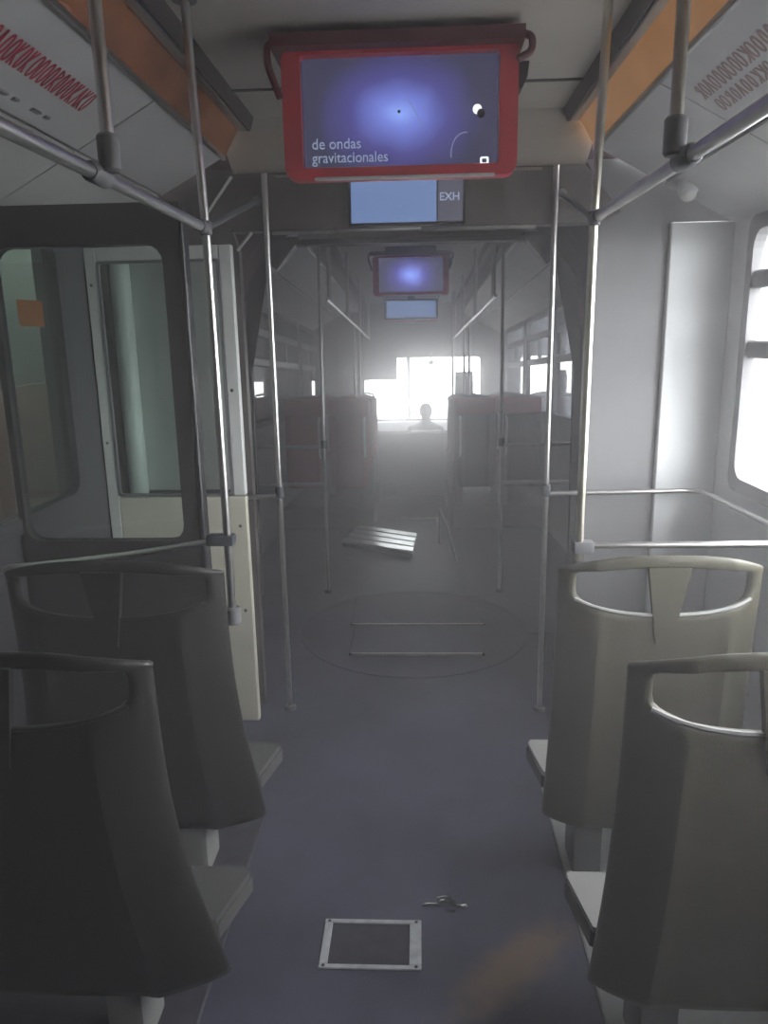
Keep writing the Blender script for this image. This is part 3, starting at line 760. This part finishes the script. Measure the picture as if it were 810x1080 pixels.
t = thing('route_display', 'light blue information display on the dark beam under the large monitor', 'display', (-0.01, 3.05, 2.08))
bm = N(); box(bm, (-0.225, 3.03, 1.998), (0.215, 3.06, 2.17), 0.004); part('housing', bm, 'black_plastic', t)
bm = N(); box(bm, (-0.213, 3.026, 2.010), (0.107, 3.0305, 2.160)); part('blue_panel', bm, 'info_blue', t)
bm = N(); box(bm, (0.112, 3.026, 2.010), (0.205, 3.0305, 2.160)); sp = part('side_panel', bm, 'info_grey', t)
text_mesh('panel_lettering', 'EXH', 0.040, 'info_text', sp, (0.117, 3.025, 2.083), sx=1.0)
t = thing('route_display', 'second faint blue display beneath the hazy far monitor', 'display', (0.0, 6.3, 1.93), front=True)
bm = N(); box(bm, (-0.22, 6.32, 1.86), (0.22, 6.36, 2.02), 0.004); part('housing', bm, 'black_plastic', t)
bm = N(); box(bm, (-0.20, 6.314, 1.875), (0.20, 6.322, 2.005)); part('blue_panel', bm, 'info_blue', t)
bm = N(); box(bm, (-0.03, 6.33, 2.02), (0.03, 6.35, 2.40)); part('ceiling_bracket', bm, 'black_plastic', t)

# ------------------------------------------------------------------ floor hatch and water
t = thing('floor_hatch', 'square floor hatch with a bright metal frame in the aisle', 'hatch', (-0.10, 1.72, 0))
hx0, hx1, hy0, hy1 = -0.236, 0.032, 1.635, 1.805
def edge(x0, x1, y0, y1):
    bm = N(); box(bm, (x0, y0, 0.0), (x1, y1, 0.006), 0.0015); part('frame_bar', bm, 'hatch_metal', t)
edge(hx0, hx1, hy0, hy0 + 0.014); edge(hx0, hx1, hy1 - 0.014, hy1); edge(hx0, hx0 + 0.022, hy0 + 0.014, hy1 - 0.014); edge(hx1 - 0.032, hx1, hy0 + 0.014, hy1 - 0.014)
bm = N(); box(bm, (hx0 + 0.023, hy0 + 0.015, 0.0), (hx1 - 0.033, hy1 - 0.015, 0.003), 0.001); part('cover', bm, 'hatch_cover', t)
for x in (hx0 + 0.012, hx1 - 0.014):
    for y in (hy0 + 0.008, hy1 - 0.008):
        bm = N(); dome(bm, (x, y, 0.006), 0.005, 0.005, 0.002, 8, 4); part('screw', bm, 'screw', t)
t = thing('water_splash', 'small glistening splash of water on the floor behind the hatch', 'puddle', (0.095, 1.865, 0))
def ridge(cx, y0, ln, L_, seed):
    """a thick bead of water: steep towards the seats, sloping gently away down the aisle"""
    rnd = random.Random(seed); p1, p2 = rnd.uniform(0, 6), rnd.uniform(0, 6)
    bm = N(); nx, G = 30, []
    prof = [(0.0, 0.0), (0.06, 0.16), (0.16, 0.275), (0.28, 0.29), (0.45, 0.245), (0.62, 0.193), (0.80, 0.134), (1.0, 0.066), (1.12, 0.0)]
    for i in range(nx + 1):
        t_ = i / nx; e = max(0.02, math.sqrt(max(0, 1 - (2 * t_ - 1) ** 6))) * (1 + 0.06 * math.sin(7 * t_ + p1))
        x = cx + (t_ - 0.5) * ln
        G.append([bm.verts.new((x, y0 + 0.0025 * math.sin(5 * t_ + p2) + yy * L_ * e, zz * L_ * e + 0.0001)) for yy, zz in prof])
    for a, b in zip(G, G[1:]):
        for j in range(len(prof) - 1): bm.faces.new((a[j], b[j], b[j + 1], a[j + 1]))
    bmesh.ops.recalc_face_normals(bm, faces=bm.faces)
    part('water_bead', bm, 'water', t, smooth=180)
ridge(0.060, 1.864, 0.050, 0.013, 1); ridge(0.105, 1.866, 0.060, 0.026, 2); ridge(0.150, 1.858, 0.034, 0.018, 9); ridge(0.115, 1.842, 0.028, 0.010, 4); ridge(0.098, 1.896, 0.045, 0.010, 5); ridge(0.038, 1.872, 0.018, 0.008, 6)
random.seed(11)

# ------------------------------------------------------------------ loose slatted metal plate beyond the turntable
TL, TR, BR, BL = [Vector(p) for p in ((-0.50, 6.86, 0), (0.031, 6.45, 0), (-0.006, 5.70, 0), (-0.595, 6.12, 0))]
t = thing('slatted_plate', 'bright slatted metal plate lying askew in the far aisle', 'plate', (-0.26, 6.05, 0), front=True)
bm = N(); prism(bm, [(p.x, p.y) for p in (BL, BR, TR, TL)], 0.0, 0.03, 'Z'); part('base', bm, 'black_plastic', t, smooth=None)
ns = 4
for i in range(ns):
    f0, f1 = (i + 0.06) / ns, (i + 0.80) / ns
    a, b, c, d = BL.lerp(TL, f0), BR.lerp(TR, f0), BR.lerp(TR, f1), BL.lerp(TL, f1)
    bm = N(); prism(bm, [(p.x, p.y) for p in (a, b, c, d)], 0.032, 0.05, 'Z'); part('slat', bm, 'alu_plate', t, smooth=None)

# low frame of rods beside the plate
t = thing('rod_frame', 'low frame of thin metal rods standing behind the slatted plate', 'frame', (0.2, 5.6, 0), front=True)
for pts in ([(0.33, 5.5, 0.0), (0.27, 5.9, 0.22)], [(0.22, 6.2, 0.0), (0.22, 6.2, 0.34)], [(-0.12, 6.75, 0.12), (0.22, 6.75, 0.12)], [(0.22, 6.2, 0.12), (0.22, 6.75, 0.12)], [(0.27, 5.9, 0.22), (0.22, 6.2, 0.30)]):
    bm = N(); tube(bm, pts, 0.009, 8); part('rod', bm, 'steel', t)

# ------------------------------------------------------------------ windscreen end of the bus
def FS(name, lo, hi, m):
    global tn
    bm = N(); box(bm, lo, hi, 0.005); tn += 1
    return struct('trim_%d' % tn, bm, m, front=True)
ws0, ws1 = 0.80, 1.70
bm = N(); box(bm, (-1.30, 10.66, 0), (1.30, 10.76, ws0)); box(bm, (-1.30, 10.66, ws1), (1.30, 10.76, 2.46)); box(bm, (-1.30, 10.66, ws0), (-1.15, 10.76, ws1)); box(bm, (0.98, 10.66, ws0), (1.30, 10.76, ws1))
struct('wall_front', bm, 'driver_grey', front=True)
wn += 1
bm = N(); ring(bm, rrect(-1.16, 0.99, ws0 - 0.01, ws1 + 0.01, 0.03), rrect(-1.12, 0.95, ws0 + 0.03, ws1 - 0.03, 0.05), 10.67, 10.75)
w = struct('window_%d' % wn, bm, 'window_rubber', front=True)
bm = N(); box(bm, (-1.15, 10.70, ws0), (0.98, 10.706, ws1)); part('pane', bm, 'window_glass', w)
bm = N(); box(bm, (-0.075, 10.66, ws0), (-0.02, 10.73, ws1), 0.006); part('centre_post', bm, 'driver_grey', w)
t = thing('sun_blind', 'lowered sun blind at the driver side of the windscreen', 'blind', (-0.66, 10.5, 1.6), front=True)
bm = N(); box(bm, (-1.12, 10.56, 1.37), (-0.205, 10.575, 1.72), 0.003); part('blind_sheet', bm, 'driver_grey', t)
bm = N(); tube(bm, [(-1.12, 10.57, 1.74), (-0.205, 10.57, 1.74)], 0.025, 10); part('roller', bm, 'driver_grey', t)
t = thing('dashboard', 'low dashboard below the bright windscreen', 'dashboard', (0, 10.3, 0), front=True)
bm = N(); prism(bm, [(10.0, 0.0), (10.02, 0.70), (10.25, 0.80), (10.65, 0.80), (10.65, 0.0)], -1.2, 1.2, 'X'); part('body', bm, 'driver_grey', t, smooth=None)
t = thing('aisle_panel', 'waist-high blue-grey panel with a bright top edge across the far aisle', 'panel', (0, 8.98, 0), front=True)
bm = N(); box(bm, (-0.42, 8.95, 0.0), (0.45, 8.99, 0.745), 0.006); part('panel_body', bm, 'panel_blue', t)
bm = N(); box(bm, (-0.02, 8.93, 0.745), (0.34, 9.01, 0.775), 0.006); part('top_edge', bm, 'dash_white', t)
t = thing('driver_cabin', 'grey driver cabin partition left of the far aisle', 'partition', (-0.75, 9.6, 0), front=True)
bm = N(); box(bm, (-1.2, 9.5, 0), (-0.46, 9.54, 1.05), 0.01); part('lower_wall', bm, 'driver_grey', t)
bm = N(); box(bm, (-0.50, 9.545, 0), (-0.46, 9.98, 0.98), 0.01); part('cabin_gate', bm, 'driver_grey', t)
bm = N(); tube(bm, bend([(-0.48, 9.52, 1.05), (-0.48, 9.52, 1.20), (-0.60, 9.52, 1.22), (-0.60, 9.52, 1.05)], 0.03), 0.014, 8); part('top_loop', bm, 'clamp_grey', t)
bm = N(); box(bm, (-1.2, 9.5, 1.05), (-0.59, 9.54, 2.2), 0.01); part('upper_wall', bm, 'driver_grey', t)
t = thing('driver_chair', 'driver seat back inside the cabin', 'seat', (-0.75, 9.85, 0), front=True)
bm = N(); box(bm, (-0.98, 9.8, 0.45), (-0.52, 9.92, 1.18), 0.04, 2); part('backrest', bm, 'seat_grey_front', t)
bm = N(); box(bm, (-0.97, 9.9, 0.38), (-0.53, 9.98, 0.50), 0.03, 2); part('cushion', bm, 'seat_grey_front', t)
bm = N(); tube(bm, [(-0.75, 9.92, 0), (-0.75, 9.92, 0.40)], 0.06, 12); part('pedestal', bm, 'clamp_grey', t)
t = thing('mirror_mount', 'small round lamp hanging at the top of the windscreen', 'lamp', (0.28, 10.55, 1.65), front=True)
bm = N(); dome(bm, (0.26, 10.56, 1.60), 0.045, 0.03, 0.035); part('lamp_head', bm, 'clamp_grey', t)
bm = N(); tube(bm, [(0.26, 10.57, 1.62), (0.26, 10.64, 1.74)], 0.008, 8); part('bracket', bm, 'clamp_grey', t)
t = thing('grab_pole', 'thin far pole standing against the windscreen on the right of the aisle', 'pole', (0.47, 9.3, 0), group='poles near the windscreen', front=True)
bm = N(); tube(bm, [(0.50, 9.4, 0), (0.50, 9.4, 2.40)], 0.016, 10); part('pole_tube', bm, 'steel', t)
clamp((0.50, 9.4, 0.012), 0.035, 0.024, t)
# ticket machine on the right near the windscreen
t = thing('ticket_machine', 'hunched ticket machine on a post near the windscreen', 'ticket machine', (0.62, 9.3, 0), front=True)
bm = N(); box(bm, (0.585, 9.56, 0), (0.665, 9.64, 1.05), 0.01); part('post', bm, 'clamp_grey', t)
bm = N(); prism(bm, [(9.52, 1.02), (9.52, 1.40), (9.58, 1.46), (9.70, 1.46), (9.70, 1.02)], 0.54, 0.76, 'X'); part('body', bm, 'driver_grey', t, smooth=None)
bm = N(); box(bm, (0.57, 9.512, 1.2), (0.73, 9.522, 1.36)); part('display', bm, 'black_plastic', t)

# ------------------------------------------------------------------ outside
def road_z(y): 
    pts = [(-20, -0.45), (3.9, -0.45), (10.8, -0.87), (12.8, -1.22), (16, -1.62), (40, -3.2)]
    for (a, za), (b, zb) in zip(pts, pts[1:]):
        if a <= y <= b: return za + (zb - za) * (y - a) / (b - a)
    return pts[-1][1]
bm = N(); prev = None
for y in (-20, 3.9, 10.8, 12.8, 14.2, 16, 40):
    row = [bm.verts.new((x, y, road_z(y))) for x in (-25, 25)]
    if prev: bm.faces.new((prev[0], prev[1], row[1], row[0]))
    prev = row
g = struct('floor', bm, 'asphalt', label='street outside the bus')
# wall of the place beside the bus on the left
bm = N(); box(bm, (-2.45, -8, -2.2), (-2.25, 18.0, 9.0)); wo = struct('wall_outside', bm, 'outside_green', label='dull green wall outside the left windows')
bm = N(); box(bm, (-2.25, -8, -2.2), (-2.21, 18.0, 1.35)); part('painted_dado', bm, 'outside_red', wo)
bm = N(); box(bm, (-2.25, 0.0, 2.35), (-2.17, 7.5, 2.42)); part('ledge', bm, 'outside_green', wo)

# person sitting low at the front end of the aisle, facing the camera
PX, PYY = 0.17, 9.66
t = thing('step_box', 'low dark step box in front of the dashboard', 'step', (PX, PYY, 0), front=True)
bm = N(); box(bm, (PX - 0.24, PYY - 0.16, 0.0), (PX + 0.24, PYY + 0.20, 0.205), 0.012, 2); part('box_body', bm, 'driver_grey', t)
bm = N(); box(bm, (PX - 0.25, PYY - 0.17, 0.205), (PX + 0.25, PYY + 0.21, 0.22), 0.005); part('tread', bm, 'trim_dark', t)
def person():
    t = thing('person', 'person in dark clothes sitting at the front end of the aisle before the windscreen', 'person', (PX, PYY, 0), front=True)
    J = [(0, 0.02, 0.33), (0, 0.03, 0.46), (0, 0.01, 0.62), (0, -0.01, 0.75), (0, -0.03, 0.84), (0, -0.045, 0.91), (0, -0.045, 0.97),
         (-0.10, -0.05, 0.32), (-0.14, -0.40, 0.50), (-0.14, -0.42, 0.09), (-0.145, -0.55, 0.04),
         (0.10, -0.05, 0.32), (0.14, -0.40, 0.50), (0.14, -0.42, 0.09), (0.145, -0.55, 0.04),
         (-0.18, 0.0, 0.74), (-0.25, -0.06, 0.52), (-0.17, -0.30, 0.57),
         (0.18, 0.0, 0.74), (0.25, -0.06, 0.52), (0.17, -0.30, 0.57)]
    R = [.125, .13, .145, .12, .05, .065, .06, .085, .062, .045, .038, .085, .062, .045, .038, .062, .047, .034, .062, .047, .034]
    E_ = [(0, 1), (1, 2), (2, 3), (3, 4), (4, 5), (5, 6), (0, 7), (7, 8), (8, 9), (9, 10), (0, 11), (11, 12), (12, 13), (13, 14), (3, 15), (15, 16), (16, 17), (3, 18), (18, 19), (19, 20)]
    me = bpy.data.meshes.new('body'); me.from_pydata(J, E_, []); me.materials.append(MATS['jacket'])
    o = bpy.data.objects.new('body', me); COL.objects.link(o); o.parent = t
    o.modifiers.new('skin', 'SKIN'); sb = o.modifiers.new('sub', 'SUBSURF'); sb.levels = 2; sb.render_levels = 2
    for i, v in enumerate(me.skin_vertices[0].data):
        v.radius = (R[i], R[i]); v.use_root = (i == 0)
    L_ = Vector((PX, PYY, 0)); V3 = lambda *a: L_ + Vector(a)
    bm = N(); dome(bm, V3(0, -0.055, 0.955), 0.073, 0.09, 0.108)
    tube(bm, [V3(0, -0.14, 0.985), V3(0, -0.158, 0.945), V3(0, -0.145, 0.935)], [0.006, 0.012, 0.009], 8)
    for q in (-1, 1): dome(bm, V3(q * 0.075, -0.045, 0.95), 0.010, 0.018, 0.030, 8, 4)
    f = part('head', bm, 'skin', t, smooth=180)
    for q in (-1, 1):
        bm = N(); dome(bm, V3(q * 0.029, -0.136, 0.968), 0.011, 0.006, 0.007, 8, 4); part('eye', bm, 'hair', f, smooth=180)
    bm = N(); dome(bm, V3(0, -0.138, 0.905), 0.022, 0.006, 0.006, 8, 4); part('mouth', bm, 'seat_maroon', f, smooth=180)
    bm = N(); dome(bm, V3(0, -0.032, 0.995), 0.082, 0.093, 0.085); part('hair', bm, 'hair', t, smooth=180)
    for q in (-1, 1):
        bm = N(); dome(bm, V3(q * 0.155, -0.36, 0.575), 0.032, 0.05, 0.016, 10, 5)
        for k in range(4):
            x0 = q * (0.125 + 0.02 * k); ln = (0.055, 0.062, 0.058, 0.045)[k]
            tube(bm, [V3(x0, -0.395, 0.575), V3(x0, -0.395 - ln * 0.5, 0.572), V3(x0, -0.395 - ln, 0.555)], [0.009, 0.0085, 0.007], 8)
        tube(bm, [V3(q * 0.13, -0.345, 0.575), V3(q * 0.108, -0.375, 0.57), V3(q * 0.104, -0.40, 0.56)], [0.011, 0.010, 0.008], 8)
        part('hand', bm, 'skin', t, smooth=180)
person()

# ------------------------------------------------------------------ smoke filling the bus
def smoke_mat(name, dens, g):
    m = bpy.data.materials.new(name); m.use_nodes = True; MATS[name] = m
    nt = m.node_tree; nt.nodes.remove(nt.nodes['Principled BSDF'])
    sv = nt.nodes.new('ShaderNodeVolumeScatter'); sv.inputs['Color'].default_value = (0.95, 0.93, 0.95, 1)
    sv.inputs['Density'].default_value = dens; sv.inputs['Anisotropy'].default_value = g
    nt.links.new(sv.outputs[0], nt.nodes['Material Output'].inputs['Volume'])
smoke_mat('smoke_thin', 0.042, 0.3)
smoke_mat('smoke_thick', 0.17, 0.80)
def smoke(sections, m, label):
    bm = N(); rows = []
    for y, M in sections:
        r_ = []
        for x, z in ((-1.275, -0.03), (1.275, -0.03), (1.275, 2.43), (-1.275, 2.43)):
            v = Vector((x, y, z)); r_.append(bm.verts.new(M @ v if M else v))
        rows.append(r_)
    for a, b in zip(rows, rows[1:]):
        for j in range(4): bm.faces.new((a[j], a[(j + 1) % 4], b[(j + 1) % 4], b[j]))
    bm.faces.new(rows[0][::-1]); bm.faces.new(rows[-1])
    bmesh.ops.recalc_face_normals(bm, faces=bm.faces)
    sm = mesh_obj('smoke_haze', bm, m); sm['kind'] = 'stuff'; sm['label'] = label; sm['category'] = 'smoke'
smoke(((REAR0 - 0.04, None), (PIV, None)), 'smoke_thin', 'thin grey smoke in the rear section of the bus')
smoke(((PIV + 0.001, None), (10.70, MF)), 'smoke_thick', 'thicker glowing smoke beyond the bellows towards the windscreen')
